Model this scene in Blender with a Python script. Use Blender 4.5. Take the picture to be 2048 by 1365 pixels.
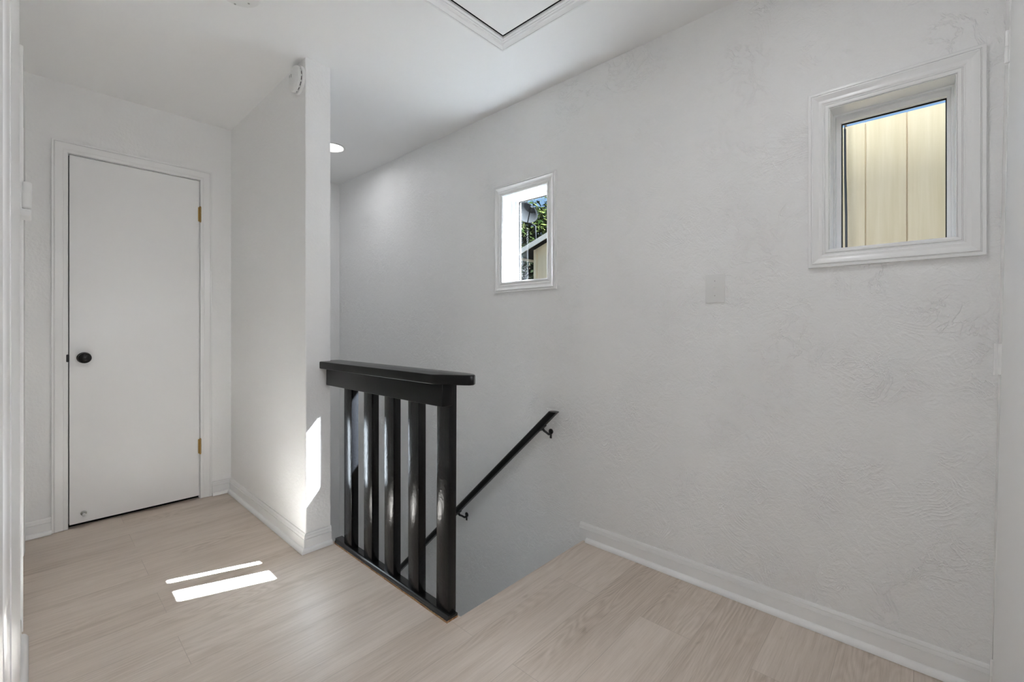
import bpy, bmesh, math, random
from mathutils import Vector, Matrix

S = bpy.context.scene
for o in list(bpy.data.objects):
    bpy.data.objects.remove(o)
C = S.collection
PI = math.pi
R = math.radians

# ------------------------------------------------------------------ camera
cam_d = bpy.data.cameras.new('camera')
cam = bpy.data.objects.new('camera', cam_d)
C.objects.link(cam)
cam.location = (0, 0, 1.094)
cam.rotation_euler = (PI / 2, 0, -R(47.282))
cam_d.sensor_width = 36
cam_d.lens = 888.75 / 2048 * 36
cam_d.shift_y = -25.93 / 2048
cam_d.clip_start = 0.01
S.camera = cam

# ------------------------------------------------------------------ world, sun, exposure
EXPOSURE = 0.02
SUN_E = 270.0
SKY_E = 0.85
LAMP_W = 2.2
HALL_FILL_W = 3.5
GLOBE_FILL_W = 50.0
S.view_settings.view_transform = 'Standard'
S.view_settings.look = 'None'
S.view_settings.gamma = 1
S.view_settings.use_curve_mapping = False
S.view_settings.exposure = EXPOSURE
S.cycles.use_denoising = True
S.cycles.blur_glossy = 0.5
S.cycles.max_bounces = 16
S.cycles.diffuse_bounces = 10
S.cycles.transparent_max_bounces = 16
S.cycles.sample_clamp_indirect = 0.0

w = bpy.data.worlds.new('sky')
S.world = w
w.use_nodes = True
nt = w.node_tree
tcw = nt.nodes.new('ShaderNodeTexCoord')
sxw = nt.nodes.new('ShaderNodeSeparateXYZ')
nt.links.new(tcw.outputs['Generated'], sxw.inputs[0])
rw = nt.nodes.new('ShaderNodeValToRGB')
els = rw.color_ramp.elements
els[0].position, els[0].color = 0.0, (0.62, 0.80, 1.0, 1)
els[1].position, els[1].color = 0.28, (0.36, 0.62, 1.0, 1)
e_ = els.new(0.58)
e_.color = (0.30, 0.55, 1.0, 1)
e_ = els.new(0.80)
e_.color = (2.6, 2.7, 2.9, 1)
nt.links.new(sxw.outputs[2], rw.inputs[0])
bg = nt.nodes['Background']
bg.inputs[1].default_value = SKY_E
nt.links.new(rw.outputs[0], bg.inputs[0])

SUN_DIR = Vector((-1, 0.365, -1.13)).normalized()
sun_d = bpy.data.lights.new('sun', 'SUN')
sun_d.energy = SUN_E
sun_d.angle = R(0.5)
sun_d.color = (0.89, 0.99, 1.11)
sun = bpy.data.objects.new('sun', sun_d)
C.objects.link(sun)
sun.rotation_euler = SUN_DIR.to_track_quat('-Z', 'Y').to_euler()
sun.location = (6, 0, 8)

# ------------------------------------------------------------------ materials
def mat(name, col, rough=0.5, spec=0.5, metal=0.0, bump=None, coat=0.0):
    m = bpy.data.materials.new(name)
    m.use_nodes = True
    n = m.node_tree.nodes
    p = n['Principled BSDF']
    p.inputs['Base Color'].default_value = (*col, 1)
    p.inputs['Roughness'].default_value = rough
    p.inputs['Specular IOR Level'].default_value = spec
    p.inputs['Metallic'].default_value = metal
    p.inputs['Coat Weight'].default_value = coat
    if bump:
        bump(m)
    return m

def N(m, kind, **kw):
    n = m.node_tree.nodes.new(kind)
    for k, v in kw.items():
        if k in n.inputs:
            n.inputs[k].default_value = v
        else:
            setattr(n, k, v)
    return n

def L(m, a, b):
    m.node_tree.links.new(a, b)

def coords(m, scale=(1, 1, 1), loc=(0, 0, 0), rot=(0, 0, 0)):
    tc = N(m, 'ShaderNodeTexCoord')
    mp = N(m, 'ShaderNodeMapping')
    mp.inputs['Scale'].default_value = scale
    mp.inputs['Location'].default_value = loc
    mp.inputs['Rotation'].default_value = rot
    L(m, tc.outputs['Object'], mp.inputs['Vector'])
    return mp.outputs[0]

def math_n(m, op, a, b=None, c=None, clamp=False):
    n = N(m, 'ShaderNodeMath', operation=op, use_clamp=clamp)
    for i, x in enumerate((a, b, c)):
        if x is None:
            continue
        if isinstance(x, (int, float)):
            n.inputs[i].default_value = x
        else:
            L(m, x, n.inputs[i])
    return n.outputs[0]

def set_bump(m, h, strength, dist):
    b = N(m, 'ShaderNodeBump')
    b.inputs['Strength'].default_value = strength
    b.inputs['Distance'].default_value = dist
    L(m, h, b.inputs['Height'])
    L(m, b.outputs[0], m.node_tree.nodes['Principled BSDF'].inputs['Normal'])

def noise(m, vec, scale, detail=3, rough=0.5, dist=0.0, dim='3D', wsock=None):
    n = N(m, 'ShaderNodeTexNoise')
    n.noise_dimensions = dim
    n.inputs['Scale'].default_value = scale
    n.inputs['Detail'].default_value = detail
    n.inputs['Roughness'].default_value = rough
    n.inputs['Distortion'].default_value = dist
    L(m, vec, n.inputs['Vector'])
    if wsock is not None:
        L(m, wsock, n.inputs['W'])
    return n.outputs[0]

def ramp(m, fac, stops):
    r = N(m, 'ShaderNodeValToRGB')
    e = r.color_ramp.elements
    while len(e) < len(stops):
        e.new(0.5)
    for el, (p, c) in zip(e, stops):
        el.position = p
        el.color = (*c, 1) if len(c) == 3 else c
    L(m, fac, r.inputs[0])
    return r.outputs[0]

def swirl_bump(m):
    """hand-trowelled / swirled plaster: arcs of fine ridges in patches"""
    v = coords(m)
    warp = noise(m, v, 2.6, 2, 0.5, 0.6)
    ring = math_n(m, 'SINE', math_n(m, 'MULTIPLY', warp, 330.0))
    ring = math_n(m, 'POWER', math_n(m, 'MULTIPLY_ADD', ring, 0.5, 0.5), 3.0)
    mk = noise(m, v, 7.5, 4, 0.6, 0.4)
    mk = ramp(m, mk, [(0.48, (0, 0, 0)), (0.74, (1, 1, 1))])
    ridge = math_n(m, 'MULTIPLY', ring, mk)
    lump = noise(m, v, 22, 4, 0.62, 1.2)
    ed = math_n(m, 'ABSOLUTE', math_n(m, 'SUBTRACT', noise(m, v, 9, 4, 0.65, 1.5), 0.5))
    ed = math_n(m, 'SUBTRACT', 1.0, math_n(m, 'MULTIPLY', ed, 30.0), clamp=True)
    ed = math_n(m, 'MULTIPLY', ed, ramp(m, noise(m, v, 4.5, 2), [(0.5, (0, 0, 0)), (0.6, (1, 1, 1))]))
    fine = noise(m, v, 150, 2)
    h = math_n(m, 'ADD', math_n(m, 'MULTIPLY', ridge, 0.19), math_n(m, 'MULTIPLY', lump, 0.60))
    h = math_n(m, 'ADD', h, math_n(m, 'MULTIPLY', ed, 0.19))
    h = math_n(m, 'ADD', h, math_n(m, 'MULTIPLY', fine, 0.16))
    set_bump(m, h, 0.95, 0.0072)

def peel_bump(m):
    v = coords(m)
    a = noise(m, v, 75, 3, 0.55)
    b = noise(m, v, 14, 3, 0.5)
    set_bump(m, math_n(m, 'ADD', a, math_n(m, 'MULTIPLY', b, 1.1)), 0.55, 0.0030)

def ceil_bump(m):
    v = coords(m)
    a = noise(m, v, 60, 3, 0.5)
    b = noise(m, v, 9, 4, 0.6, 0.8)
    set_bump(m, math_n(m, 'ADD', math_n(m, 'MULTIPLY', a, 0.5), b), 0.22, 0.003)

def brush_bump(m):
    v = coords(m, (60, 60, 3))
    set_bump(m, noise(m, v, 1.0, 3), 0.15, 0.0008)

def gloss_bump(m):
    v = coords(m, (26, 26, 2.2))
    a = noise(m, v, 1.0, 4, 0.6, 0.3)
    b = noise(m, coords(m), 45, 3, 0.5, 0.8)
    set_bump(m, math_n(m, 'ADD', a, math_n(m, 'MULTIPLY', b, 0.5)), 0.42, 0.004)

WALL = (0.875, 0.875, 0.87)
M = {}
M['wall_swirl'] = mat('swirled white wall paint', WALL, 0.42, 0.40, bump=swirl_bump)
M['wall_peel'] = mat('rolled white wall paint', WALL, 0.45, 0.38, bump=peel_bump)
M['wall_hall'] = mat('dark low bounce hall wall', (0.42, 0.41, 0.40), 0.5, 0.3, bump=peel_bump)  # hall colour kept dark to cut bounce onto the right wall
M['ceiling'] = mat('white ceiling paint', (0.88, 0.88, 0.875), 0.55, 0.35, bump=ceil_bump)
M['trim'] = mat('white gloss trim paint', (0.88, 0.88, 0.875), 0.26, 0.5, bump=brush_bump)
M['trim_flat'] = mat('white satin trim paint', (0.87, 0.87, 0.865), 0.28, 0.5)
M['door'] = mat('white satin door paint', (0.87, 0.87, 0.865), 0.29, 0.45, bump=brush_bump)
M['plastic'] = mat('white plastic', (0.79, 0.79, 0.78), 0.35, 0.5)
M['black'] = mat('black gloss paint', (0.005, 0.005, 0.0055), 0.22, 0.28, bump=gloss_bump)
M['black_cap'] = mat('black semi gloss rail paint', (0.005, 0.005, 0.005), 0.28, 0.2, bump=brush_bump)
M['black_metal'] = mat('black powder coated metal', (0.012, 0.012, 0.013), 0.35, 0.5)
M['knob'] = mat('aged dark bronze', (0.022, 0.021, 0.020), 0.22, 0.6, 0.6)
M['brass'] = mat('worn brass', (0.42, 0.27, 0.09), 0.35, 0.5, 1.0)
M['steel'] = mat('brushed steel', (0.45, 0.45, 0.43), 0.35, 0.5, 1.0)
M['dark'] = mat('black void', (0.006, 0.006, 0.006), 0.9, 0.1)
M['rubber'] = mat('white rubber', (0.75, 0.75, 0.73), 0.6, 0.3)
M['exterior'] = mat('dark brown exterior paint', (0.022, 0.018, 0.015), 0.8, 0.2)

def edge_mat():
    """black painted moulding whose lower edge has chipped down to bare wood"""
    m = mat('chipped black moulding', (0.01, 0.01, 0.01), 0.25, 0.5)
    tc = N(m, 'ShaderNodeTexCoord')
    sx = N(m, 'ShaderNodeSeparateXYZ')
    L(m, tc.outputs['Object'], sx.inputs[0])
    n1 = noise(m, coords(m, (30, 18, 60)), 1.0, 4, 0.7)
    z = math_n(m, 'MULTIPLY_ADD', sx.outputs[2], -110.0, 1.30)
    f = math_n(m, 'ADD', z, math_n(m, 'MULTIPLY', n1, 1.1))
    f = ramp(m, f, [(0.98, (0, 0, 0)), (1.0, (1, 1, 1))])
    n2 = noise(m, coords(m, (40, 20, 40)), 2.0, 3)
    wood = ramp(m, n2, [(0.35, (0.20, 0.085, 0.035)), (0.6, (0.40, 0.24, 0.12))])
    mx = N(m, 'ShaderNodeMix', data_type='RGBA')
    L(m, f, mx.inputs[0])
    mx.inputs[6].default_value = (0.010, 0.010, 0.010, 1)
    L(m, wood, mx.inputs[7])
    L(m, mx.outputs[2], m.node_tree.nodes['Principled BSDF'].inputs['Base Color'])
    return m
M['edge'] = edge_mat()

def floor_mat():
    m = mat('greige oak laminate', (0.45, 0.39, 0.34), 0.42, 0.45)
    p = m.node_tree.nodes['Principled BSDF']
    v = coords(m, (1, 1, 1), (0.861, -1.172 + 0.192 * 10, 0))
    br = N(m, 'ShaderNodeTexBrick')
    br.offset = 0.4156
    br.offset_frequency = 2
    br.inputs['Color1'].default_value = (0, 0, 0, 1)
    br.inputs['Color2'].default_value = (1, 1, 1, 1)
    br.inputs['Mortar'].default_value = (0.5, 0.5, 0.5, 1)
    br.inputs['Scale'].default_value = 1.0
    br.inputs['Mortar Size'].default_value = 0.0007
    br.inputs['Mortar Smooth'].default_value = 0.0
    br.inputs['Bias'].default_value = 0.0
    br.inputs['Brick Width'].default_value = 1.215
    br.inputs['Row Height'].default_value = 0.192
    L(m, v, br.inputs['Vector'])
    pid = math_n(m, 'MULTIPLY', N_sep(m, br.outputs['Color']), 37.0)
    # cathedral figure: contour lines of a slow stretched noise
    v2 = coords(m, (1.0, 6.2, 1))
    slow = noise(m, v2, 1.05, 2.0, 0.45, 0.25, '4D', pid)
    rings = math_n(m, 'SINE', math_n(m, 'MULTIPLY', slow, 165.0))
    rings = math_n(m, 'MULTIPLY_ADD', rings, 0.5, 0.5)
    figm = ramp(m, noise(m, v2, 0.8, 1.0, 0.5, 0.0, '4D', math_n(m, 'ADD', pid, 9.0)), [(0.45, (0, 0, 0)), (0.66, (1, 1, 1))])
    figure = math_n(m, 'MULTIPLY', rings, figm)
    # fine pores / fibre
    v3 = coords(m, (7, 230, 1))
    fib = noise(m, v3, 1.0, 4, 0.65, 0.0, '4D', pid)
    v4 = coords(m, (1.9, 42, 1))
    streak = noise(m, v4, 1.0, 4, 0.6, 0.2, '4D', pid)
    cloud = noise(m, coords(m, (1.3, 5, 1)), 1.0, 2, 0.5, 0.0, '4D', pid)
    knot = noise(m, coords(m, (9, 24, 1)), 1.0, 2, 0.5, 0.0, '4D', pid)
    knot = ramp(m, knot, [(0.70, (0, 0, 0)), (0.80, (1, 1, 1))])
    t = math_n(m, 'MULTIPLY', fib, 0.62)
    t = math_n(m, 'ADD', t, math_n(m, 'MULTIPLY', streak, 0.42))
    t = math_n(m, 'ADD', t, math_n(m, 'MULTIPLY', cloud, 0.42))
    t = math_n(m, 'SUBTRACT', t, math_n(m, 'MULTIPLY', figure, 0.15))
    t = math_n(m, 'SUBTRACT', t, math_n(m, 'MULTIPLY', knot, 0.22))
    t = math_n(m, 'ADD', t, math_n(m, 'MULTIPLY_ADD', math_n(m, 'DIVIDE', pid, 37.0), 0.05, -0.09))
    col = ramp(m, t, [(0.30, (0.385, 0.312, 0.252)), (0.50, (0.535, 0.452, 0.378)), (0.66, (0.63, 0.545, 0.470)), (0.85, (0.72, 0.635, 0.56))])
    mx = N(m, 'ShaderNodeMix', data_type='RGBA')
    mx.inputs[7].default_value = (0.17, 0.135, 0.11, 1)
    L(m, math_n(m, 'MULTIPLY', br.outputs['Fac'], 0.35), mx.inputs[0])
    L(m, col, mx.inputs[6])
    L(m, mx.outputs[2], p.inputs['Base Color'])
    L(m, math_n(m, 'MULTIPLY_ADD', streak, 0.16, 0.34), p.inputs['Roughness'])
    h = math_n(m, 'SUBTRACT', math_n(m, 'MULTIPLY', fib, 0.6), math_n(m, 'MULTIPLY', br.outputs['Fac'], 1.2))
    set_bump(m, h, 0.18, 0.0012)
    return m

def N_sep(m, colsock):
    s = N(m, 'ShaderNodeSeparateColor')
    L(m, colsock, s.inputs[0])
    return s.outputs[0]
M['floor'] = floor_mat()

def glass_mat():
    m = bpy.data.materials.new('clear window glass')
    m.use_nodes = True
    n = m.node_tree.nodes
    n.clear()
    out = n.new('ShaderNodeOutputMaterial')
    tr = n.new('ShaderNodeBsdfTransparent')
    tr.inputs[0].default_value = (0.97, 0.98, 0.975, 1)
    gl = n.new('ShaderNodeBsdfGlossy')
    gl.inputs['Roughness'].default_value = 0.02
    fr = n.new('ShaderNodeLayerWeight')
    fr.inputs[0].default_value = 0.5
    mx = n.new('ShaderNodeMixShader')
    L(m, math_n(m, 'MULTIPLY_ADD', math_n(m, 'POWER', fr.outputs['Facing'], 5.0), 0.35, 0.015), mx.inputs[0])
    L(m, tr.outputs[0], mx.inputs[1])
    L(m, gl.outputs[0], mx.inputs[2])
    L(m, mx.outputs[0], out.inputs[0])
    return m
M['glass'] = glass_mat()
M['jamb'] = mat('white high gloss window paint', (0.87, 0.87, 0.865), 0.22, 0.6)

def emit_mat(name, col, e):
    m = bpy.data.materials.new(name)
    m.use_nodes = True
    p = m.node_tree.nodes['Principled BSDF']
    p.inputs['Base Color'].default_value = (0.8, 0.8, 0.8, 1)
    p.inputs['Emission Color'].default_value = (*col, 1)
    p.inputs['Emission Strength'].default_value = e
    return m
M['lens'] = emit_mat('lit lamp diffuser', (1.0, 0.97, 0.93), 6.0)

def siding_mat():
    m = mat('tan painted plywood siding', (0.62, 0.52, 0.36), 0.9, 0.0)
    f = noise(m, coords(m, (14, 14, 0.7)), 1.0, 4, 0.6)
    c = ramp(m, f, [(0.3, (0.62, 0.49, 0.30)), (0.7, (0.72, 0.59, 0.40))])
    L(m, c, m.node_tree.nodes['Principled BSDF'].inputs['Base Color'])
    set_bump(m, noise(m, coords(m, (60, 60, 3)), 1.0, 3), 0.2, 0.003)
    return m
M['siding'] = siding_mat()
M['fascia'] = mat('pale beige fascia paint', (0.62, 0.58, 0.50), 0.9, 0.0)
M['shingle'] = mat('brown asphalt shingle', (0.012, 0.011, 0.010), 0.95, 0.0)

def leaf_mat(name, a, b):
    m = mat(name, a, 0.8, 0.0)
    oi = N(m, 'ShaderNodeNewGeometry')
    c = ramp(m, oi.outputs['Random Per Island'], [(0.1, a), (0.9, b)])
    L(m, c, m.node_tree.nodes['Principled BSDF'].inputs['Base Color'])
    return m
M['leaf'] = leaf_mat('tree leaf green', (0.004, 0.0075, 0.002), (0.021, 0.025, 0.0075))
M['leaf_dark'] = leaf_mat('shrub leaf green', (0.0015, 0.0025, 0.001), (0.006, 0.008, 0.004))
M['bark'] = mat('grey brown bark', (0.14, 0.10, 0.07), 0.9, 0.1)
M['dish'] = mat('grey painted steel', (0.013, 0.0135, 0.014), 0.8, 0.0)

def ground_mat():
    m = mat('dark asphalt and grass', (0.03, 0.03, 0.03), 0.95, 0.1)
    f = noise(m, coords(m), 1.4, 5, 0.6)
    c = ramp(m, f, [(0.35, (0.010, 0.012, 0.007)), (0.6, (0.020, 0.019, 0.016))])
    L(m, c, m.node_tree.nodes['Principled BSDF'].inputs['Base Color'])
    return m
M['ground'] = ground_mat()

# ------------------------------------------------------------------ mesh helpers
def new_bm():
    return bmesh.new()

def add_box(bm, a, b, bevel=0.0, seg=2):
    x0, y0, z0 = a
    x1, y1, z1 = b
    t = bmesh.new()
    vs = [t.verts.new((x, y, z)) for x in (x0, x1) for y in (y0, y1) for z in (z0, z1)]
    for f in ((0, 1, 3, 2), (4, 6, 7, 5), (0, 4, 5, 1), (2, 3, 7, 6), (0, 2, 6, 4), (1, 5, 7, 3)):
        t.faces.new([vs[i] for i in f])
    bmesh.ops.recalc_face_normals(t, faces=t.faces)
    if bevel:
        bmesh.ops.bevel(t, geom=t.edges[:], offset=bevel, segments=seg, affect='EDGES', profile=0.5)
    merge(bm, t)

def merge(bm, t):
    me = bpy.data.meshes.new('tmp')
    t.to_mesh(me)
    t.free()
    bm.from_mesh(me)
    bpy.data.meshes.remove(me)

def obj(name, bm, material, parent=None, smooth=False, angle=40, loc=None):
    bmesh.ops.recalc_face_normals(bm, faces=bm.faces)
    if loc is not None:
        bmesh.ops.translate(bm, verts=bm.verts, vec=-Vector(loc))
    me = bpy.data.meshes.new(name)
    bm.to_mesh(me)
    bm.free()
    o = bpy.data.objects.new(name, me)
    C.objects.link(o)
    me.materials.append(material)
    if smooth:
        for p in me.polygons:
            p.use_smooth = True
        me.set_sharp_from_angle(angle=R(angle))
    if parent is not None:
        o.parent = parent
        o.matrix_parent_inverse = Matrix.Translation(-Vector(parent.location))
    if loc is not None:
        o.location = loc
    return o

def struct(name, bm, material, parent=None, smooth=False, angle=40):
    o = obj(name, bm, material, parent, smooth, angle)
    if parent is None:
        o['kind'] = 'structure'
    return o

def empty(name, loc=(0, 0, 0)):
    o = bpy.data.objects.new(name, None)
    C.objects.link(o)
    o.location = loc
    o.empty_display_size = 0.05
    return o

def thing(name, label, cat, loc=(0, 0, 0), group=None):
    o = empty(name, loc)
    return tag(o, label, cat, group)

def tag(o, label, cat, group=None):
    o['label'] = label
    o['category'] = cat
    if group:
        o['group'] = group
    return o

def sweep(bm, rings, closed_path=False, closed_prof=True):
    """rings[i][j]: profile point j at path station i"""
    vv = [[bm.verts.new(p) for p in r] for r in rings]
    n = len(vv)
    m = len(vv[0])
    for i in range(n if closed_path else n - 1):
        a, b = vv[i], vv[(i + 1) % n]
        for j in range(m if closed_prof else m - 1):
            k = (j + 1) % m
            bm.faces.new((a[j], b[j], b[k], a[k]))
    if not closed_path and closed_prof:
        bm.faces.new(vv[0])
        bm.faces.new(list(reversed(vv[-1])))

def rect_frame(bm, P, a0, a1, b0, b1, prof):
    """mitred frame round an opening; prof = [(distance out from the opening, height off the wall)]"""
    rings = []
    for (sa, sb) in ((0, 0), (1, 0), (1, 1), (0, 1)):
        ring = []
        for d, h in prof:
            a = a1 + d if sa else a0 - d
            b = b1 + d if sb else b0 - d
            ring.append(P(a, b, h))
        rings.append(ring)
    sweep(bm, rings, True)

def u_frame(bm, P, a0, a1, b1, prof, b0=0.0):
    rings = [[P(a0 - d, b0, h) for d, h in prof], [P(a0 - d, b1 + d, h) for d, h in prof],
             [P(a1 + d, b1 + d, h) for d, h in prof], [P(a1 + d, b0, h) for d, h in prof]]
    sweep(bm, rings)

def path_sweep(bm, pts, prof, side=1):
    """horizontal moulding along a polyline; prof = [(distance off the wall, height)]"""
    pts = [Vector((x, y)) for x, y in pts]
    rings = []
    for i, p in enumerate(pts):
        ns = []
        if i > 0:
            d = (pts[i] - pts[i - 1]).normalized()
            ns.append(Vector((-d.y, d.x)) * side)
        if i < len(pts) - 1:
            d = (pts[i + 1] - pts[i]).normalized()
            ns.append(Vector((-d.y, d.x)) * side)
        if len(ns) == 2:
            n = ns[0] + ns[1]
            n = n / n.dot(ns[0])
        else:
            n = ns[0]
        rings.append([(p.x + n.x * d, p.y + n.y * d, z) for d, z in prof])
    sweep(bm, rings)

def disc_lathe(bm, prof, M4, n=32):
    """prof = [(radius, height)] turned round local Z then placed by M4"""
    rings = []
    for r, h in prof:
        rings.append([bm.verts.new(M4 @ Vector((max(r, 1e-5) * math.cos(2 * PI * i / n), max(r, 1e-5) * math.sin(2 * PI * i / n), h))) for i in range(n)])
    for a, b in zip(rings, rings[1:]):
        for i in range(n):
            k = (i + 1) % n
            bm.faces.new((a[i], a[k], b[k], b[i]))
    bm.faces.new(list(reversed(rings[0])))
    bm.faces.new(rings[-1])

def axis_matrix(loc, axis):
    return Matrix.Translation(loc) @ Vector(axis).to_track_quat('Z', 'Y').to_matrix().to_4x4()

def tube(bm, pts, r, n=10):
    pts = [Vector(p) for p in pts]
    rings = []
    ref = Vector((0, 0, 1))
    for i, p in enumerate(pts):
        d = (pts[min(i + 1, len(pts) - 1)] - pts[max(i - 1, 0)]).normalized()
        u = d.cross(ref if abs(d.dot(ref)) < 0.95 else Vector((1, 0, 0))).normalized()
        v = d.cross(u)
        rr = r[i] if isinstance(r, (list, tuple)) else r
        rings.append([p + (u * math.cos(2 * PI * k / n) + v * math.sin(2 * PI * k / n)) * rr for k in range(n)])
    sweep(bm, rings)

def prism(bm, outline, z0, z1, bevel=0.0, seg=2):
    t = bmesh.new()
    lo = [t.verts.new((x, y, z0)) for x, y in outline]
    hi = [t.verts.new((x, y, z1)) for x, y in outline]
    t.faces.new(list(reversed(lo)))
    t.faces.new(hi)
    n = len(lo)
    for i in range(n):
        k = (i + 1) % n
        t.faces.new((lo[i], lo[k], hi[k], hi[i]))
    bmesh.ops.recalc_face_normals(t, faces=t.faces)
    if bevel:
        es = [e for e in t.edges if abs(e.verts[0].co.z - e.verts[1].co.z) < 1e-6]
        bmesh.ops.bevel(t, geom=es, offset=bevel, segments=seg, affect='EDGES', profile=0.5)
    merge(bm, t)

def holed_wall(bm, P, us, vs, holes, t0, t1):
    """wall slab in the (u, v) plane between depth t0 (room) and t1, with rectangular holes"""
    us = sorted(set(us + [h[0] for h in holes] + [h[1] for h in holes]))
    vs = sorted(set(vs + [h[2] for h in holes] + [h[3] for h in holes]))
    def solid(i, j):
        if i < 0 or j < 0 or i >= len(us) - 1 or j >= len(vs) - 1:
            return False
        cu, cv = (us[i] + us[i + 1]) / 2, (vs[j] + vs[j + 1]) / 2
        return not any(h[0] < cu < h[1] and h[2] < cv < h[3] for h in holes)
    cache = {}
    def V(i, j, k):
        if (i, j, k) not in cache:
            cache[(i, j, k)] = bm.verts.new(P(us[i], vs[j], (t0, t1)[k]))
        return cache[(i, j, k)]
    for i in range(len(us) - 1):
        for j in range(len(vs) - 1):
            if not solid(i, j):
                continue
            for k in (0, 1):
                bm.faces.new((V(i, j, k), V(i + 1, j, k), V(i + 1, j + 1, k), V(i, j + 1, k)))
            if not solid(i - 1, j):
                bm.faces.new((V(i, j, 0), V(i, j + 1, 0), V(i, j + 1, 1), V(i, j, 1)))
            if not solid(i + 1, j):
                bm.faces.new((V(i + 1, j, 0), V(i + 1, j + 1, 0), V(i + 1, j + 1, 1), V(i + 1, j, 1)))
            if not solid(i, j - 1):
                bm.faces.new((V(i, j, 0), V(i + 1, j, 0), V(i + 1, j, 1), V(i, j, 1)))
            if not solid(i, j + 1):
                bm.faces.new((V(i, j + 1, 0), V(i + 1, j + 1, 0), V(i + 1, j + 1, 1), V(i, j + 1, 1)))

# ------------------------------------------------------------------ room dimensions (metres)
XL, XC, XP, XR = -0.052, 0.912, 1.037, 1.941      # left wall, partition faces, right wall
YD, YP, YS, YE = 3.409, 2.216, 1.285, 3.97        # far door wall, partition end, stair edge, stairwell end
YB = -0.1505                                      # wall behind, leaning slightly
XW = 1.105                                        # stairwell edge under the balustrade
H, ZB = 2.42, -2.62
HXL, HXR, HYB = -0.85, 1.00, -3.10                # unseen hallway added behind the camera
def yb(z):
    return YB - 0.0145 * z

# ------------------------------------------------------------------ floor, ceiling
bm = new_bm()
prism(bm, [(HXL, HYB), (HXR, HYB), (HXR, yb(0) - 0.13), (XR, yb(0) - 0.13), (XR, YS), (XW, YS), (XW, YP), (XC, YP), (XC, YD + 0.12), (XL - 0.12, YD + 0.12), (XL - 0.12, yb(0) - 0.13), (HXL, yb(0) - 0.13)], -0.03, 0.0)
struct('floor', bm, M['floor'])

HX0, HX1, HY0, HY1 = 0.86, 1.459, 0.66, 1.404       # attic hatch clear opening
bm = new_bm()
holed_wall(bm, lambda u, v, t: (u, v, t), [HXL - 0.1, XR + 0.12], [HYB - 0.1, YE + 0.1], [(HX0, HX1, HY0, HY1)], H, H + 0.09)
struct('ceiling', bm, M['ceiling'])

# ------------------------------------------------------------------ walls
W1 = (1.522, 1.866, 1.369, 1.890)      # window openings y0 y1 z0 z1
W2 = (-0.079, 0.245, 1.374, 1.880)
XO = 2.07                              # outside face of the right wall
bm = new_bm()
holed_wall(bm, lambda u, v, t: (t, u, v), [HYB - 0.1, YE + 0.1], [ZB - 0.1, H], [W1, W2], XR, XO)
wr = struct('wall_right', bm, M['wall_swirl'])
wr.data.materials.append(M['exterior'])
for p_ in wr.data.polygons:
    if p_.normal.x > 0.9 and abs(p_.center.x - XO) < 1e-3:
        p_.material_index = 1

DX0, DX1, DZ = 0.134, 0.740, 2.045
bm = new_bm()
holed_wall(bm, lambda u, v, t: (u, t, v), [XL - 0.12, XC], [-0.03, H], [(DX0, DX1, -0.05, DZ)], YD, YD + 0.11)
struct('wall_far', bm, M['wall_peel'])

bm = new_bm()
add_box(bm, (XC, YP, ZB - 0.1), (XP, YE + 0.1, H))
bmesh.ops.bevel(bm, geom=[e for e in bm.edges if abs(e.verts[0].co.z - e.verts[1].co.z) > 1 and e.verts[0].co.y < YP + 0.01],
                offset=0.004, segments=2, affect='EDGES', profile=0.5)
struct('wall_partition', bm, M['wall_peel'])

bm = new_bm()
add_box(bm, (XP, YE, ZB - 0.1), (XR, YE + 0.1, H))
struct('wall_stairwell_end', bm, M['wall_peel'])

bm = new_bm()
add_box(bm, (XW - 0.09, YS - 0.02, ZB - 0.1), (XW, YP, -0.03))
add_box(bm, (XW - 0.09, YS - 0.12, ZB - 0.1), (XR, YS - 0.02, -0.03))
struct('wall_stairwell_side', bm, M['wall_peel'])

# left wall with an open doorway near the camera
LD0, LD1, LDZ = 0.10, 0.84, 2.03
bm = new_bm()
holed_wall(bm, lambda u, v, t: (t, u, v), [yb(0) - 0.13, YD + 0.11], [-0.03, H], [], XL, XL - 0.11)
struct('wall_left', bm, M['wall_peel'])

# wall behind the camera: leaning a little, with a door in it
BX0, BX1, BZ = 1.06, 1.860, 2.05
bm = new_bm()
holed_wall(bm, lambda u, v, t: (u, yb(v) - 0.012 - t, v), [HXR, XR], [-0.03, H], [(BX0, BX1, -0.05, BZ)], 0.0, 0.11)
struct('wall_behind', bm, M['wall_peel'])

# unseen hallway added behind the camera to bring in fill light
bm = new_bm()
add_box(bm, (HXL - 0.1, HYB, -0.03), (HXL, yb(0) - 0.13, H))
add_box(bm, (HXL - 0.1, yb(0) - 0.13, -0.03), (XL - 0.11, yb(0) - 0.03, H))
struct('wall_hall_left', bm, M['wall_hall'])
bm = new_bm()
add_box(bm, (HXR, HYB, -0.03), (HXR + 0.1, yb(0) - 0.135, H))
struct('wall_hall_right', bm, M['wall_hall'])
bm = new_bm()
add_box(bm, (HXL - 0.1, HYB - 0.1, -0.03), (HXR + 0.1, HYB, H))
struct('wall_hall_end', bm, M['wall_hall'])

# stairs going down (behind the balustrade)
bm = new_bm()
rise, run, n = 0.2015, 0.206, 13
for i in range(1, n):
    y = YS - 0.02 + run * (i - 1)
    add_box(bm, (XW if y < YP - run else XP + 0.001, y, ZB), (XR - 0.001, y + run, -rise * i))
add_box(bm, (XP, YS, ZB - 0.1), (XR, YE, ZB))
struct('floor_stairs', bm, M['trim_flat'])

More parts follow.
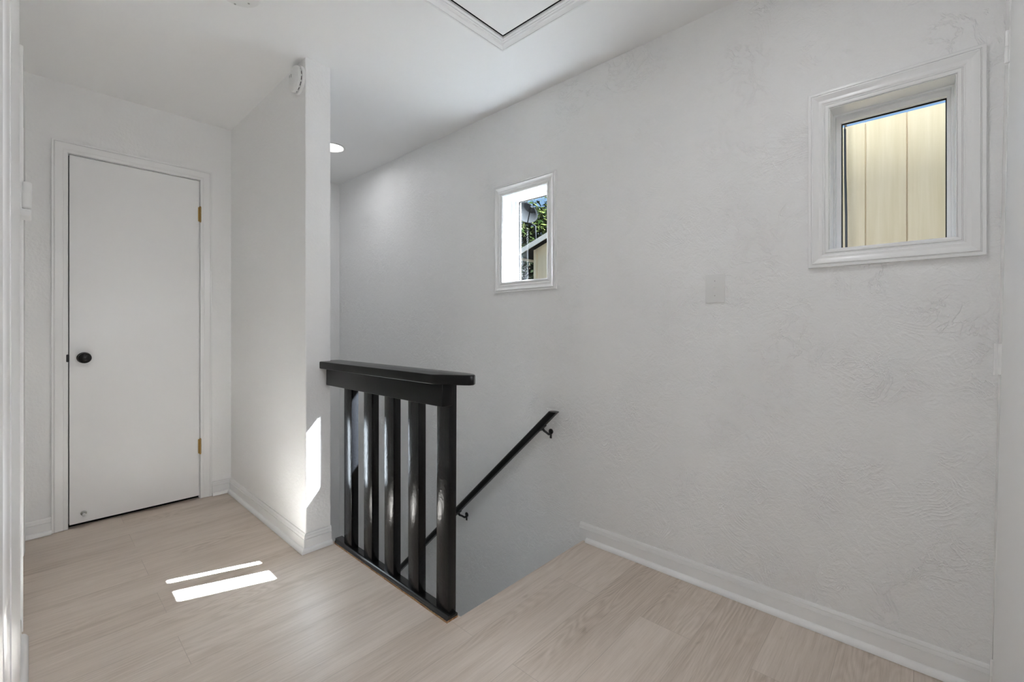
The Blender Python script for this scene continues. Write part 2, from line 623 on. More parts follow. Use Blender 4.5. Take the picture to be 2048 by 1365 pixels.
# ------------------------------------------------------------------ baseboards
BASE = [(0, 0.0), (0.012, 0.0), (0.012, 0.062), (0.008, 0.063), (0.008, 0.065), (0.0115, 0.066), (0.0085, 0.077), (0.006, 0.0775), (0.006, 0.079), (0.0095, 0.0795), (0.0075, 0.083), (0.005, 0.088), (0, 0.089)]
SHOE = [(0.011, 0.0)] + [(0.011 + 0.017 * math.cos(a), 0.001 + 0.021 * math.sin(a)) for a in [PI / 2 * k / 6 for k in range(7)]] + [(0.011, 0.022)]
def baseboard(name, pts, side, shoe_pts=None):
    b = new_bm()
    path_sweep(b, pts, BASE, side)
    o = struct(name, b, M['trim'], smooth=True, angle=25)
    b = new_bm()
    path_sweep(b, shoe_pts or pts, SHOE, side)
    obj('shoe_moulding', b, M['trim'], o, True, 35)
    return o
baseboard('baseboard_right', [(XR, yb(0) + 0.002), (XR, 1.305)], 1, [(XR, yb(0) + 0.002), (XR, 1.262)])
baseboard('baseboard_partition', [(0.802, YD), (XC, YD), (XC, YP), (XP, YP)], -1)
baseboard('baseboard_far', [(XL, YD), (0.075, YD)], -1)
b = new_bm()
path_sweep(b, [(XL, 1.74), (XL, 2.33)], [(0, 0), (0.030, 0), (0.030, 0.062), (0.026, 0.074), (0.016, 0.086), (0, 0.088)], -1)
o = struct('baseboard_left', b, M['trim'], smooth=True, angle=30)
b = new_bm()
path_sweep(b, [(XL, 1.74), (XL, 2.31)], [(0.0295, 0.0)] + [(0.0295 + 0.018 * math.cos(a), 0.001 + 0.024 * math.sin(a)) for a in [PI / 2 * k / 6 for k in range(7)]], -1)
obj('shoe_moulding', b, M['trim'], o, True, 35)

# ------------------------------------------------------------------ windows
CASE = [(0, 0), (0, 0.0085), (0.003, 0.010), (0.0095, 0.010), (0.0105, 0.0050), (0.0125, 0.0050), (0.0135, 0.0085), (0.016, 0.0085), (0.019, 0.0115), (0.022, 0.0125),
        (0.030, 0.0118), (0.040, 0.0150), (0.046, 0.0185), (0.0485, 0.0185), (0.0495, 0.0130), (0.0515, 0.0130), (0.0525, 0.0165), (0.060, 0.0165), (0.062, 0.015), (0.062, 0)]
def window(idx, W, near_in, far_in, top_in, bot_in, stop_in):
    y0, y1, z0, z1 = W
    r = empty('window_%d' % idx, (XR, (y0 + y1) / 2, z0))
    r['kind'] = 'structure'
    Pw = lambda a, b_, h: (XR - h, a, b_)
    b = new_bm()
    rect_frame(b, Pw, y0, y1, z0, z1, CASE)
    obj('casing', b, M['trim'], r, True, 22)
    # jamb liner, stop and sash are nested square-edged frames
    def nest(name, x0, x1, n_in, f_in, t_in, b_in, material):
        b = new_bm()
        holed_wall(b, lambda u, v, t: (t, u, v), [y0 + 0.0005, y1 - 0.0005], [z0 + 0.0005, z1 - 0.0005],
                   [(y0 + n_in, y1 - f_in, z0 + b_in, z1 - t_in)], x0, x1)
        bmesh.ops.bevel(b, geom=[e for e in b.edges if e.is_manifold and e.calc_face_angle(0) > 1.0], offset=0.001, segments=1, affect='EDGES')
        return obj(name, b, material, r)
    nest('jamb_liner', XR - 0.004, 2.010, 0.003, 0.003, 0.003, 0.003, M['jamb'])
    nest('stop', 2.010, 2.030, stop_in, stop_in, stop_in * 0.9, stop_in * 0.4, M['jamb'])
    sash = nest('sash', 2.030, 2.068, near_in, far_in, top_in, bot_in, M['jamb'])
    b = new_bm()
    a = 0.0025
    g = (y0 + near_in, y1 - far_in, z0 + bot_in, z1 - top_in)
    holed_wall(b, lambda u, v, t: (t, u, v), [g[0], g[1]], [g[2], g[3]], [(g[0] + a, g[1] - a, g[2] + a, g[3] - a)], 2.051, 2.059)
    gk = obj('gasket', b, M['dark'], r)
    b = new_bm()
    add_box(b, (2.053, y0 + near_in - 0.004, z0 + bot_in - 0.004), (2.056, y1 - far_in + 0.004, z1 - top_in + 0.004))
    obj('glass_pane', b, M['glass'], r)
    return r
window(1, W1, 0.060, 0.032, 0.016, 0.012, 0.016)
window(2, W2, 0.020, 0.024, 0.026, 0.012, 0.010)

# ------------------------------------------------------------------ doors
DCASE = [(0, 0), (0, 0.009), (0.003, 0.0105), (0.016, 0.0105), (0.018, 0.0095), (0.024, 0.012), (0.034, 0.013), (0.044, 0.0155), (0.0495, 0.0165), (0.0505, 0.0115), (0.0525, 0.0115), (0.0535, 0.0155), (0.0605, 0.0155), (0.062, 0.014), (0.062, 0)]
d1 = empty('door_1', ((DX0 + DX1) / 2, YD, 0))
d1['kind'] = 'structure'
b = new_bm()
u_frame(b, lambda a, z, h: (a, YD - h, z), DX0 + 0.002, DX1 - 0.002, DZ - 0.002, DCASE, 0.002)
obj('casing', b, M['trim'], d1, True, 22)
b = new_bm()
holed_wall(b, lambda u, v, t: (u, t, v), [DX0 + 0.001, DX1 - 0.001], [0.0, DZ - 0.001], [(DX0 + 0.004, DX1 - 0.004, -0.05, DZ - 0.004)], YD, YD + 0.10)
obj('jamb', b, M['trim_flat'], d1)
b = new_bm()
add_box(b, (DX0 + 0.005, YD + 0.031, -0.002), (DX1 - 0.005, YD + 0.036, DZ - 0.005))
obj('gap_shade', b, M['dark'], d1)  # black sheet close behind the leaf stands in for shade in the gaps
b = new_bm()
add_box(b, (DX0 + 0.008, YD - 0.006, 0.021), (DX1 - 0.007, YD + 0.029, DZ - 0.009), 0.0015, 1)
leaf = obj('door_leaf', b, M['door'], d1)
# knob with rosette, edge latch, two brass hinges and a door bumper
kx, kz = 0.200, 0.930
b = new_bm()
disc_lathe(b, [(0.030, 0.0), (0.0305, 0.004), (0.027, 0.008), (0.016, 0.010), (0.012, 0.014), (0.012, 0.024), (0.020, 0.028), (0.0265, 0.036),
               (0.0285, 0.044), (0.0275, 0.049), (0.0255, 0.0505), (0.0235, 0.0495), (0.0225, 0.0500), (0.019, 0.0535), (0.010, 0.0562), (0.0, 0.057)],
           axis_matrix((kx, YD - 0.006, kz), (0, -1, 0)), 40)
obj('door_knob', b, M['knob'], d1, True, 30)
b = new_bm()
add_box(b, (DX0 - 0.005, YD - 0.0125, kz - 0.021), (DX0 + 0.0075, YD - 0.004, kz + 0.021), 0.004, 2)
obj('latch', b, M['black_metal'], d1, True, 40)
for hz in (1.822, 0.337):
    b = new_bm()
    for k in range(5):
        tube(b, [(DX1 - 0.0035, YD - 0.013, hz - 0.047 + k * 0.019), (DX1 - 0.0035, YD - 0.013, hz - 0.0288 + k * 0.019)], 0.0052, 12)
    tube(b, [(DX1 - 0.0035, YD - 0.013, hz - 0.051), (DX1 - 0.0035, YD - 0.013, hz + 0.051)], 0.0038, 12)
    add_box(b, (DX1 - 0.014, YD - 0.0105, hz - 0.045), (DX1 - 0.004, YD - 0.006, hz + 0.045))
    obj('hinge', b, M['brass'], d1, True, 40)
b = new_bm()
disc_lathe(b, [(0.013, 0), (0.013, 0.003), (0.007, 0.006), (0.0055, 0.010), (0.0055, 0.032), (0.008, 0.034)], axis_matrix((0.198, YD - 0.006, 0.072), (0, -1, 0)), 20)
stop_ = obj('door_stop', b, M['steel'], d1, True, 40)
b = new_bm()
disc_lathe(b, [(0.008, 0), (0.008, 0.008), (0.006, 0.011), (0.001, 0.012)], axis_matrix((0.198, YD - 0.040, 0.072), (0, -1, 0)), 16)
obj('bumper_tip', b, M['rubber'], stop_, True, 40)

# open door folded back flat on the left wall, next to the camera
d2 = empty('door_2', (XL, 0.93, 0))
d2['kind'] = 'structure'
b = new_bm()
LX = -0.0185
prof = [(0.930, LX), (0.955, LX), (0.965, LX - 0.004), (0.985, LX - 0.002), (1.00, LX - 0.005), (1.03, LX - 0.001), (1.05, LX - 0.004), (1.10, LX), (1.12, LX - 0.003), (1.15, LX),
        (1.68, LX), (1.70, LX - 0.003), (1.70, XL + 0.006), (0.93, XL + 0.006)]
lo = [b.verts.new((x + 0.0022 * 0.5, y, 0.012)) for y, x in prof]
hi = [b.verts.new((x - 0.0022 * 0.5, y, 2.03)) for y, x in prof]
b.faces.new(lo)
b.faces.new(list(reversed(hi)))
for i in range(len(lo)):
    k = (i + 1) % len(lo)
    b.faces.new((lo[i], hi[i], hi[k], lo[k]))
obj('door_leaf', b, M['door'], d2, True, 25)
b = new_bm()
for hz in (0.25, 1.05, 1.80):
    tube(b, [(LX - 0.006, 0.9225, hz - 0.045), (LX - 0.006, 0.9225, hz + 0.045)], 0.0055, 12)
    add_box(b, (XL + 0.002, 0.915, hz - 0.045), (LX - 0.004, 0.931, hz + 0.045))
obj('hinge', b, M['trim'], d2, True)
b = new_bm()
add_box(b, (XL, 0.05, 0.0), (LX - 0.010, 0.912, 2.10), 0.002, 1)
add_box(b, (LX - 0.010, 0.55, 0.0), (LX - 0.001, 0.70, 2.10), 0.004, 2)
add_box(b, (LX - 0.010, 0.72, 0.0), (LX - 0.0005, 0.905, 2.10), 0.004, 2)
obj('casing', b, M['trim'], d2, True)

# casing of the doorway farther along the left wall
b = new_bm()
u_frame(b, lambda a, z, h: (XL + h, a, z), 2.44, 3.16, 2.05, [(0, 0), (0, 0.026), (0.004, 0.029), (0.055, 0.0335), (0.060, 0.0335), (0.062, 0.030), (0.062, 0)], 0.0)
d4 = empty('door_3', (XL, 2.8, 0))
d4['kind'] = 'structure'
obj('casing', b, M['trim'], d4, True, 25)
b = new_bm()
add_box(b, (XL, 2.445, 0.012), (XL + 0.012, 3.155, 2.045), 0.002, 1)
obj('door_leaf', b, M['door'], d4)

# door in the wall behind: hinges on the right next to the window wall
d3 = empty('door_4', (BX1, yb(0), 0))
d3['kind'] = 'structure'
b = new_bm()
TC = [(0, 0), (0, 0.008), (0.004, 0.011), (0.060, 0.0125), (0.072, 0.0125), (0.079, 0.0115), (0.079, 0)]
u_frame(b, lambda a, z, h: (a, yb(z) - 0.012 + h, z), BX0 + 0.004, BX1 + 0.001, BZ, TC, 0.0)
obj('casing', b, M['trim'], d3, True, 25)
b = new_bm()
holed_wall(b, lambda u, v, t: (u, yb(v) + 0.0055 - 0.0045 * v - t, v), [BX0 + 0.006, BX1 - 0.001], [0.012, BZ - 0.004], [], 0.0, 0.035)
obj('door_leaf', b, M['door'], d3)
for hz, pr in ((0.10, 0.006), (1.006, 0.0115), (1.885, 0.003)):
    b = new_bm()
    for k in range(2):
        za, zb_ = hz - 0.046 + 0.0465 * k, hz - 0.046 + 0.0455 * (k + 1)
        tube(b, [(BX1 + 0.002, yb(za) + pr, za), (BX1 + 0.002, yb(zb_) + pr, zb_)], 0.0048, 12)
    add_box(b, (BX1 - 0.001, yb(hz + 0.04) - 0.02, hz - 0.044), (BX1 + 0.005, yb(hz) + pr - 0.002, hz + 0.044))
    obj('hinge', b, M['trim'], d3, True)

# ------------------------------------------------------------------ attic hatch
hatch = thing('attic_hatch', 'square white attic hatch framed by moulding in the ceiling', 'hatch', ((HX0 + HX1) / 2, (HY0 + HY1) / 2, H))
b = new_bm()
rect_frame(b, lambda a, c, h: (a, c, H - h), HX0, HX1, HY0, HY1, [(-0.004, 0), (-0.004, 0.009), (0.0, 0.011), (0.008, 0.010), (0.0095, 0.0045), (0.0115, 0.0045), (0.013, 0.0085), (0.020, 0.0085), (0.024, 0.0125), (0.032, 0.012), (0.040, 0.0155), (0.046, 0.0185), (0.0475, 0.0125), (0.0495, 0.0125), (0.0505, 0.0175), (0.058, 0.0175), (0.060, 0.015), (0.060, 0)])
obj('frame', b, M['trim'], hatch, True, 22)
b = new_bm()
add_box(b, (HX0 + 0.011, HY0 + 0.011, H - 0.003), (HX1 - 0.012, HY1 - 0.012, H + 0.010), 0.001, 1)
obj('panel', b, M['ceiling'], hatch)
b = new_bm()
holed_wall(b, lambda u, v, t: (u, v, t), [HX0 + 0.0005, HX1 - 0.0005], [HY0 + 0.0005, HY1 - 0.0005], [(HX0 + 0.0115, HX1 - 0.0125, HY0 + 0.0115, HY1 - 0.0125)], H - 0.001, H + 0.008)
obj('shadow_gap', b, M['dark'], hatch)  # black ring drawn in place of the shade between frame and panel
b = new_bm()
add_box(b, (HX0 - 0.05, HY0 - 0.05, H + 0.09), (HX1 + 0.05, HY1 + 0.05, H + 0.10))
struct('ceiling_void', b, M['dark'])

# ------------------------------------------------------------------ ceiling downlights
def downlight(x, y, label, power):
    t = thing('recessed_downlight', label, 'ceiling light', (x, y, H), 'recessed ceiling downlights')
    b = new_bm()
    n = 48
    prof = [(0.098, 0.0), (0.098, -0.003), (0.094, -0.006), (0.084, -0.006), (0.079, -0.002), (0.079, 0.0)]
    rings = [[(x + r * math.cos(2 * PI * i / n), y + r * math.sin(2 * PI * i / n), H + h) for r, h in prof] for i in range(n)]
    sweep(b, rings, True)
    obj('trim_ring', b, M['plastic'], t, True, 30)
    b = new_bm()
    disc_lathe(b, [(0.0795, 0), (0.0795, -0.002), (0.070, -0.003)], Matrix.Translation((x, y, H)), n)
    obj('lens', b, M['lens'], t, True, 40)
    ld = bpy.data.lights.new('downlight_lamp', 'AREA')
    ld.shape = 'DISK'
    ld.size = 0.15
    ld.energy = power
    ld.color = (0.955, 0.98, 1.02)
    ld.spread = R(172)
    lo_ = bpy.data.objects.new('downlight_lamp', ld)
    C.objects.link(lo_)
    lo_.parent = t
    lo_.location = (0, 0, -0.0045)
    return t
downlight(1.497, 3.180, 'lit round recessed downlight in the ceiling over the stairs', LAMP_W * 0.84)
downlight(1.02, 0.32, 'lit round recessed downlight in the ceiling before the larger window', LAMP_W * 1.2)

downlight(0.08, -0.95, 'unseen fill downlight added in the hallway ceiling nearer the landing', HALL_FILL_W)  # both hall downlights are added to brighten the room
downlight(0.08, -2.20, 'unseen fill downlight added at the far end of the hallway ceiling', HALL_FILL_W)

def fill_globe_lamp(x, y, zc, power):  # unseen globe lamp added behind the camera to fill the room
    t = thing('fill_globe_lamp', 'unseen globe lamp added in the hallway as fill light', 'added fill lamp', (x, y, 0))
    b = new_bm()
    disc_lathe(b, [(0.13, 0), (0.13, 0.012), (0.10, 0.02), (0.02, 0.03)], Matrix.Translation((x, y, 0)), 32)
    obj('base', b, M['black_metal'], t, True)
    b = new_bm()
    tube(b, [(x, y, 0.02), (x, y, zc - 0.115)], 0.012, 12)
    obj('pole', b, M['black_metal'], t, True)
    b = new_bm()
    disc_lathe(b, [(0.12 * math.sin(a), -0.12 * math.cos(a)) for a in [PI * (k_ + 0.6) / 20 for k_ in range(20)]], Matrix.Translation((x, y, zc)), 32)
    obj('lamp_shade', b, emit_mat('lit opal globe', (0.94, 0.975, 1.03), power), t, True, 60)
    return t
fill_globe_lamp(0.82, -0.95, 1.20, GLOBE_FILL_W)

# ------------------------------------------------------------------ ceiling plate
cp = thing('ceiling_plate', 'small round white cover plate with two screws on the ceiling', 'cover plate', (0.556, 1.985, H))
b = new_bm()
disc_lathe(b, [(0.078, 0), (0.078, 0.004), (0.073, 0.008), (0.02, 0.009), (0, 0.009)], axis_matrix((0.556, 1.985, H), (0, 0, -1)), 40)
obj('plate', b, M['plastic'], cp, True, 30)
for sx, sy in ((0.567, 2.058), (0.604, 2.014)):
    b = new_bm()
    disc_lathe(b, [(0.0042, 0), (0.0042, 0.0015), (0.003, 0.0028), (0.0005, 0.003)], axis_matrix((sx - 0.004, sy - 0.006, H - 0.0075), (0, 0, -1)), 14)
    obj('screw', b, M['steel'], cp, True, 40)

# ------------------------------------------------------------------ smoke detector on the partition
sm = thing('smoke_detector', 'round white smoke detector high on the partition wall', 'smoke detector', (XC, 2.286, 2.330))
ax = (-1, 0, 0)
b = new_bm()
disc_lathe(b, [(0.068, 0), (0.068, 0.010), (0.066, 0.013), (0.060, 0.014)], axis_matrix((XC, 2.286, 2.330), ax), 48)
obj('base', b, M['plastic'], sm, True, 30)
b = new_bm()
disc_lathe(b, [(0.059, 0.013), (0.059, 0.0185)], axis_matrix((XC, 2.286, 2.330), ax), 48)
obj('vent_slot', b, M['dark'], sm, True, 30)
b = new_bm()
disc_lathe(b, [(0.0625, 0.018), (0.0630, 0.024), (0.060, 0.030), (0.052, 0.034), (0.034, 0.036), (0, 0.0365)], axis_matrix((XC, 2.286, 2.330), ax), 48)
A4 = axis_matrix((XC, 2.286, 2.330), ax)
for k in range(14):
    a = 2 * PI * k / 14
    t = new_bm()
    add_box(t, (0.0585, -0.004, 0.012), (0.0625, 0.004, 0.020))
    bmesh.ops.transform(t, matrix=A4 @ Matrix.Rotation(a, 4, 'Z'), verts=t.verts)
    merge(b, t)
obj('cover', b, M['plastic'], sm, True, 30)
b = new_bm()
add_box(b, (XC - 0.0372, 2.296, 2.338), (XC - 0.0355, 2.302, 2.353))
add_box(b, (XC - 0.0366, 2.318, 2.343), (XC - 0.035, 2.322, 2.355))
obj('test_button', b, mat('grey plastic', (0.35, 0.35, 0.34), 0.5), sm)

# ------------------------------------------------------------------ light switch on the right wall
sw = thing('light_switch', 'white toggle light switch plate on the wall between the two windows', 'light switch', (XR, 0.635, 1.259))
b = new_bm()
add_box(b, (XR - 0.0075, 0.597, 1.199), (XR + 0.001, 0.674, 1.320), 0.003, 3)
obj('plate', b, M['plastic'], sw, True, 40)
b = new_bm()
add_box(b, (XR - 0.0078, 0.630, 1.2455), (XR - 0.006, 0.641, 1.2705))
add_box(b, (XR - 0.018, 0.632, 1.258), (XR - 0.006, 0.639, 1.270), 0.001, 1)
obj('toggle', b, M['plastic'], sw)
for sz in (1.229, 1.290):
    b = new_bm()
    disc_lathe(b, [(0.0032, 0), (0.0032, 0.001), (0.001, 0.0014)], axis_matrix((XR - 0.0063, 0.6355, sz), (-1, 0, 0)), 12)
    obj('screw', b, M['steel'], sw)

# ------------------------------------------------------------------ thermostat on the left wall
th = thing('thermostat', 'white rounded thermostat on the left wall near the doorway', 'thermostat', (XL, 2.285, 1.535))
b = new_bm()
add_box(b, (XL, 2.24, 1.486), (XL + 0.032, 2.32, 1.590), 0.002, 1)
obj('back_plate', b, M['trim_flat'], th)
b = new_bm()
add_box(b, (XL + 0.031, 2.235, 1.500), (XL + 0.055, 2.325, 1.594), 0.009, 4)
obj('cover', b, M['plastic'], th, True, 50)
b = new_bm()
add_box(b, (XL + 0.004, 2.232, 1.474), (XL + 0.053, 2.326, 1.4985), 0.004, 3)
obj('lower_cover', b, M['plastic'], th, True, 50)

# ------------------------------------------------------------------ balustrade
bal = thing('balustrade', 'black painted wooden balustrade guarding the stair opening', 'railing', (1.06, (YS + YP) / 2, 0))
BX, BD = 1.060, 0.037
k = BX / 0.985
ys = [(2.043, 2.119), (1.853, 1.926), (1.674, 1.747), (1.492, 1.565), (1.303, 1.377)]
for i, (y0, y1) in enumerate(ys):
    b = new_bm()
    add_box(b, (BX, y0, 0.0), (BX + BD, y1, 0.893), 0.0022, 2)
    if i == 4:      # end post leans slightly out at the top
        for v in b.verts:
            v.co.y -= 0.006 * v.co.z
    obj('baluster', b, M['black'], bal, True, 40)
b = new_bm()
add_box(b, (1.012, 1.279, 0.806), (BX, 2.2125, 0.8915), 0.0025, 2)
obj('apron_rail', b, M['black_cap'], bal, True, 40)
b = new_bm()
out = [(0.980, 2.2155), (0.980, 1.300), (0.984, 1.284), (0.996, 1.268), (1.020, 1.222), (1.036, 1.190), (1.050, 1.172), (1.066, 1.168), (1.082, 1.178), (1.096, 1.200), (1.103, 1.230), (1.106, 1.262),
       (1.106, 2.235), (1.102, 2.250), (1.090, 2.262), (1.072, 2.266), (1.0385, 2.266), (1.0385, 2.2155)]
prism(b, out, 0.8905, 0.927, 0.005, 3)
obj('cap_rail', b, M['black_cap'], bal, True, 40)
b = new_bm()
path_sweep(b, [(BX, 1.292), (BX, 2.188)], [(0, 0.0), (0.016, 0.0), (0.0165, 0.006), (0.0145, 0.014), (0.010, 0.020), (0.004, 0.0225), (0, 0.023)], 1)
path_sweep(b, [(BX, 1.292), (BX, 2.2125)], [(0, 0.0), (0, 0.016), (-0.036, 0.016), (-0.036, 0)], 1)
obj('shoe_rail', b, M['edge'], bal, True, 40)

# ------------------------------------------------------------------ handrail on the stair wall
hr = thing('handrail', 'black sloping handrail fixed to the stair wall with metal brackets', 'handrail', (XR, 1.45, 0.6))
d = Vector((0, 0.728, -0.686))
nn = Vector((0, 0.686, 0.728))
P0 = Vector((1.876, 1.430, 0.651))
prof = []
for a in range(24):
    t = 2 * PI * a / 24
    x, q = 0.0225 * math.cos(t), 0.0215 * math.sin(t)
    prof.append((x, max(q, -0.0165)))
rings = [[], []]
for x, q in prof:
    t = (P0.z + 0.728 * q - 0.652) / 0.686
    rings[0].append(P0 + Vector((x, 0, 0)) + nn * q + d * t)
    rings[1].append(P0 + Vector((x, 0, 0)) + nn * q + d * 3.0)
b = new_bm()
sweep(b, rings)
obj('rail', b, M['black_cap'], hr, True, 35)
for t in (0.125, 1.08, 2.6):
    c = P0 + d * t
    b = new_bm()
    under = c - nn * 0.0175
    add_box(b, (c.x - 0.014, -0.024, -0.003), (c.x + 0.014, 0.024, 0.0))
    bmesh.ops.transform(b, matrix=Matrix.Translation((0, under.y, under.z)) @ Matrix.Rotation(-math.atan2(0.686, 0.728), 4, 'X'), verts=b.verts)
    wz = c.z - 0.052
    tube(b, [under - nn * 0.002, under - nn * 0.012 + Vector((0.004, 0, -0.004)), Vector((c.x + 0.026, under.y - 0.004, wz + 0.014)), Vector((c.x + 0.044, under.y - 0.008, wz)), Vector((XR - 0.004, under.y - 0.009, wz))], [0.008, 0.0065, 0.006, 0.0065, 0.008], 12)
    disc_lathe(b, [(0.015, 0), (0.015, 0.003), (0.011, 0.006), (0.004, 0.007)], axis_matrix((XR, under.y - 0.009, wz + 0.012), (-1, 0, 0)), 16)
    add_box(b, (XR - 0.005, under.y - 0.016, wz - 0.026), (XR, under.y - 0.002, wz + 0.022), 0.002, 1)
    disc_lathe(b, [(0.008, 0), (0.008, 0.004), (0.004, 0.006)], axis_matrix((XR - 0.004, under.y - 0.009, wz + 0.018), (-1, 0, 0)), 12)
    obj('bracket', b, M['black_metal'], hr, True, 40)

# ------------------------------------------------------------------ outdoors
b = new_bm()
add_box(b, (XO + 0.001, -14, -5.7), (45, 45, -5.5))
g = struct('floor_outside', b, M['ground'])

nh = thing('neighbour_house', 'tan neighbouring house of vertical grooved siding behind the larger window', 'house', (7, -3, -5.5))
b = new_bm()
pts = []
y = -9.0 + 0.004
x0 = 5.5
gy = [0.104 + 0.301 * kk for kk in range(-31, 3)]
outl = [(x0 + 3.5, -9.3), (x0, -9.3)]
for yy in gy:
    outl += [(x0, yy - 0.006), (x0 + 0.012, yy - 0.004), (x0 + 0.012, yy + 0.004), (x0, yy + 0.006)]
outl += [(x0, 0.80), (x0 + 3.5, 0.80)]
prism(b, outl, -5.5, 3.095)
obj('siding_wall', b, M['siding'], nh)
b = new_bm()
add_box(b, (x0 + 0.04, -9.26, 3.095), (x0 + 3.46, 0.76, 3.105))
obj('roof', b, M['shingle'], nh)
cb = new_bm()
tube(cb, [(5.60, 0.566, 3.13), (5.47, 0.564, 3.12), (5.44, 0.560, 3.05), (5.43, 0.556, 2.6), (5.43, 0.549, 2.2), (5.43, 0.547, 1.6), (5.44, 0.550, 0.0), (5.44, 0.55, -3.0)], 0.010, 8)
tag(obj('cable', cb, M['black_metal'], smooth=True), 'black cable hanging down the tan siding at its left edge', 'cable')

fh = thing('gable_house', 'tan gable roofed house seen low in the small window', 'house', (10, 4, -5.5))
XH = 8.0
sl = 0.345
yc_, ze = 6.66, 2.90 * 1.0
def zr(y):   # underside of the roof
    return 2.70 * 8 / 7 - 1.094 / 7 + sl * (7.0 - y) - 0.12
yr = 4.2
b = new_bm()
for (ya, yb2) in ((yr, yc_), (yr, 2 * yr - yc_)):
    vs = [(XH, ya, -5.5), (XH, yb2, -5.5), (XH, yb2, zr(yc_)), (XH, ya, zr(yr))]
    lo = [b.verts.new(v) for v in vs]
    hi = [b.verts.new((XH + 6, v[1], v[2])) for v in vs]
    b.faces.new(lo)
    b.faces.new(list(reversed(hi)))
    for i in range(4):
        kk = (i + 1) % 4
        b.faces.new((lo[i], hi[i], hi[kk], lo[kk]))
bmesh.ops.remove_doubles(b, verts=b.verts, dist=1e-4)
obj('wall', b, M['siding'], fh)
b = new_bm()
for yy in (5.0, 5.6, 6.22):
    add_box(b, (XH - 0.012, yy - 0.02, -5.5), (XH, yy + 0.02, zr(yy) - 0.02))
add_box(b, (XH - 0.02, yc_ - 0.07, -5.5), (XH + 0.02, yc_ + 0.02, zr(yc_) - 0.005))
obj('corner_board', b, M['siding'], fh)
b = new_bm()
ov = 0.42
ye = yc_ + ov
for s in (1, -1):
    f = lambda y_: yr + s * (y_ - yr)
    for (xa, xb, zo0, zo1, which) in ((XH - 0.30, XH + 6.3, 0.0, 0.05, 0),):
        vs = [(xa, f(yr), zr(yr) + zo0), (xa, f(ye), zr(ye) + zo0), (xa, f(ye), zr(ye) + 0.05), (xa, f(yr), zr(yr) + 0.05)]
        lo = [b.verts.new(v) for v in vs]
        hi = [b.verts.new((xb, v[1], v[2])) for v in vs]
        b.faces.new(lo)
        b.faces.new(list(reversed(hi)))
        for i in range(4):
            kk = (i + 1) % 4
            b.faces.new((lo[i], hi[i], hi[kk], lo[kk]))
obj('roof', b, M['shingle'], fh)
b = new_bm()
for s in (1, -1):
    f = lambda y_: yr + s * (y_ - yr)
    vs = [(XH - 0.325, f(yr), zr(yr) - 0.06), (XH - 0.325, f(ye), zr(ye) - 0.06), (XH - 0.325, f(ye), zr(ye) + 0.055), (XH - 0.325, f(yr), zr(yr) + 0.055)]
    lo = [b.verts.new(v) for v in vs]
    hi = [b.verts.new((XH - 0.30, v[1], v[2])) for v in vs]
    b.faces.new(lo)
    b.faces.new(list(reversed(hi)))
    for i in range(4):
        kk = (i + 1) % 4
        b.faces.new((lo[i], hi[i], hi[kk], lo[kk]))
add_box(b, (XH - 0.325, ye, zr(ye) - 0.06), (XH + 6.3, ye + 0.025, zr(ye) + 0.05))
obj('fascia', b, M['fascia'], fh)

# satellite dish standing on the gable roof
sd = thing('satellite_dish', 'grey satellite dish standing on the gable roof', 'satellite dish', (8.35, 7.0, 2.9))
dc = Vector((8.3, 7.245, 3.93))
axd = Vector((-0.35, -0.80, 0.42)).normalized()
b = new_bm()
D4 = axis_matrix(dc, axd)
prof = [(0.0, 0.0), (0.10, 0.006), (0.2, 0.026), (0.28, 0.051), (0.325, 0.069), (0.332, 0.068), (0.325, 0.055), (0.2, 0.014), (0.10, -0.006), (0.0, -0.012)]
disc_lathe(b, prof, D4, 40)
obj('reflector', b, M['dish'], sd, True, 50)
b = new_bm()
lo_pt = D4 @ Vector((0, -0.31, 0.06))
foc = dc + axd * 0.36 + Vector((0, 0, -0.13))
tube(b, [lo_pt, foc], 0.014, 8)
tube(b, [foc - axd * 0.02 + Vector((0, 0, -0.01)), foc + axd * 0.10], 0.035, 12)
obj('feed_arm', b, M['dish'], sd, True)
b = new_bm()
tube(b, [dc - axd * 0.02, dc - axd * 0.12 + Vector((0, 0, -0.05)), Vector((8.42, 7.0, 3.6)), Vector((8.42, 6.97, zr(6.97) + 0.05))], 0.025, 10)
obj('mast', b, M['dish'], sd, True)

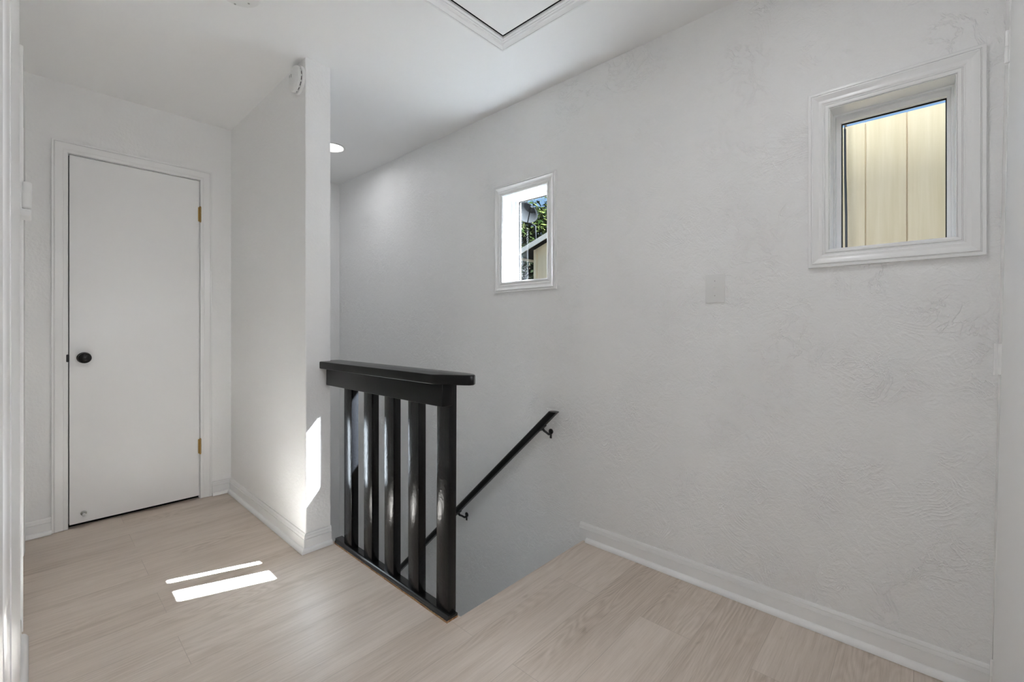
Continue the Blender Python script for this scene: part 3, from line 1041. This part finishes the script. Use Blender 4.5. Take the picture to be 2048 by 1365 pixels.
def tree(name, label, cat, cx, cy, zbase, zc, rad, n, leaf, lm, seed, squash=1.0):
    random.seed(seed)
    t = thing(name, label, cat, (cx, cy, zbase))
    b = new_bm()
    blobs = []
    for _ in range(26):
        while True:
            p = Vector((random.uniform(-1, 1), random.uniform(-1, 1), random.uniform(-1, 1)))
            if p.length < 1:
                break
        blobs.append((p * rad * 0.75, rad * random.uniform(0.22, 0.42)))
    for i in range(n):
        c, r = random.choice(blobs)
        while True:
            p = Vector((random.gauss(0, 1), random.gauss(0, 1), random.gauss(0, 1)))
            if p.length > 0.1:
                break
        p = c + p.normalized() * r * random.uniform(0.75, 1.05)
        p.z *= squash
        p += Vector((cx, cy, zc))
        u = Vector((random.gauss(0, 1), random.gauss(0, 1), random.gauss(0, 1))).normalized()
        v = u.orthogonal().normalized()
        s = leaf * random.uniform(0.6, 1.3)
        b.faces.new([b.verts.new(q) for q in (p - u * s, p + v * s * 0.45, p + u * s, p - v * s * 0.45)])
    me = bpy.data.meshes.new('crown')
    b.to_mesh(me)
    b.free()
    o = bpy.data.objects.new('crown', me)
    C.objects.link(o)
    me.materials.append(lm)
    o.parent = t
    o.matrix_parent_inverse = Matrix.Translation(-Vector(t.location))
    b = new_bm()
    tube(b, [(cx, cy, zbase), (cx + 0.1, cy, (zbase + zc) / 2), (cx, cy, zc)], [rad * 0.10, rad * 0.07, rad * 0.03], 10)
    for c, r in blobs[:9]:
        q = Vector((cx, cy, zc)) + Vector((c.x, c.y, c.z * squash))
        tube(b, [(cx, cy, zc - rad * 0.6), q], [rad * 0.035, rad * 0.012], 6)
    obj('trunk', b, M['bark'], t, True)
    return t
tree('leafy_tree', 'green leafy tree behind the gable roofed house', 'tree', 17.6, 14.2, -5.5, 5.6, 3.1, 9000, 0.17, M['leaf'], 3)
tree('shrub', 'dark shrub under the eave of the gable roofed house', 'shrub', 11.2, 9.65, -5.5, 2.3, 1.15, 5000, 0.10, M['leaf_dark'], 5, 1.6)

# unseen tree added beyond the neighbouring house so its crown shades the larger window
tree('added_shade_tree', 'unseen tree added beyond the neighbouring house to shade the larger window', 'tree', 13.4, -4.25, -5.5, 14.2, 1.75, 9000, 0.22, M['leaf_dark'], 11)
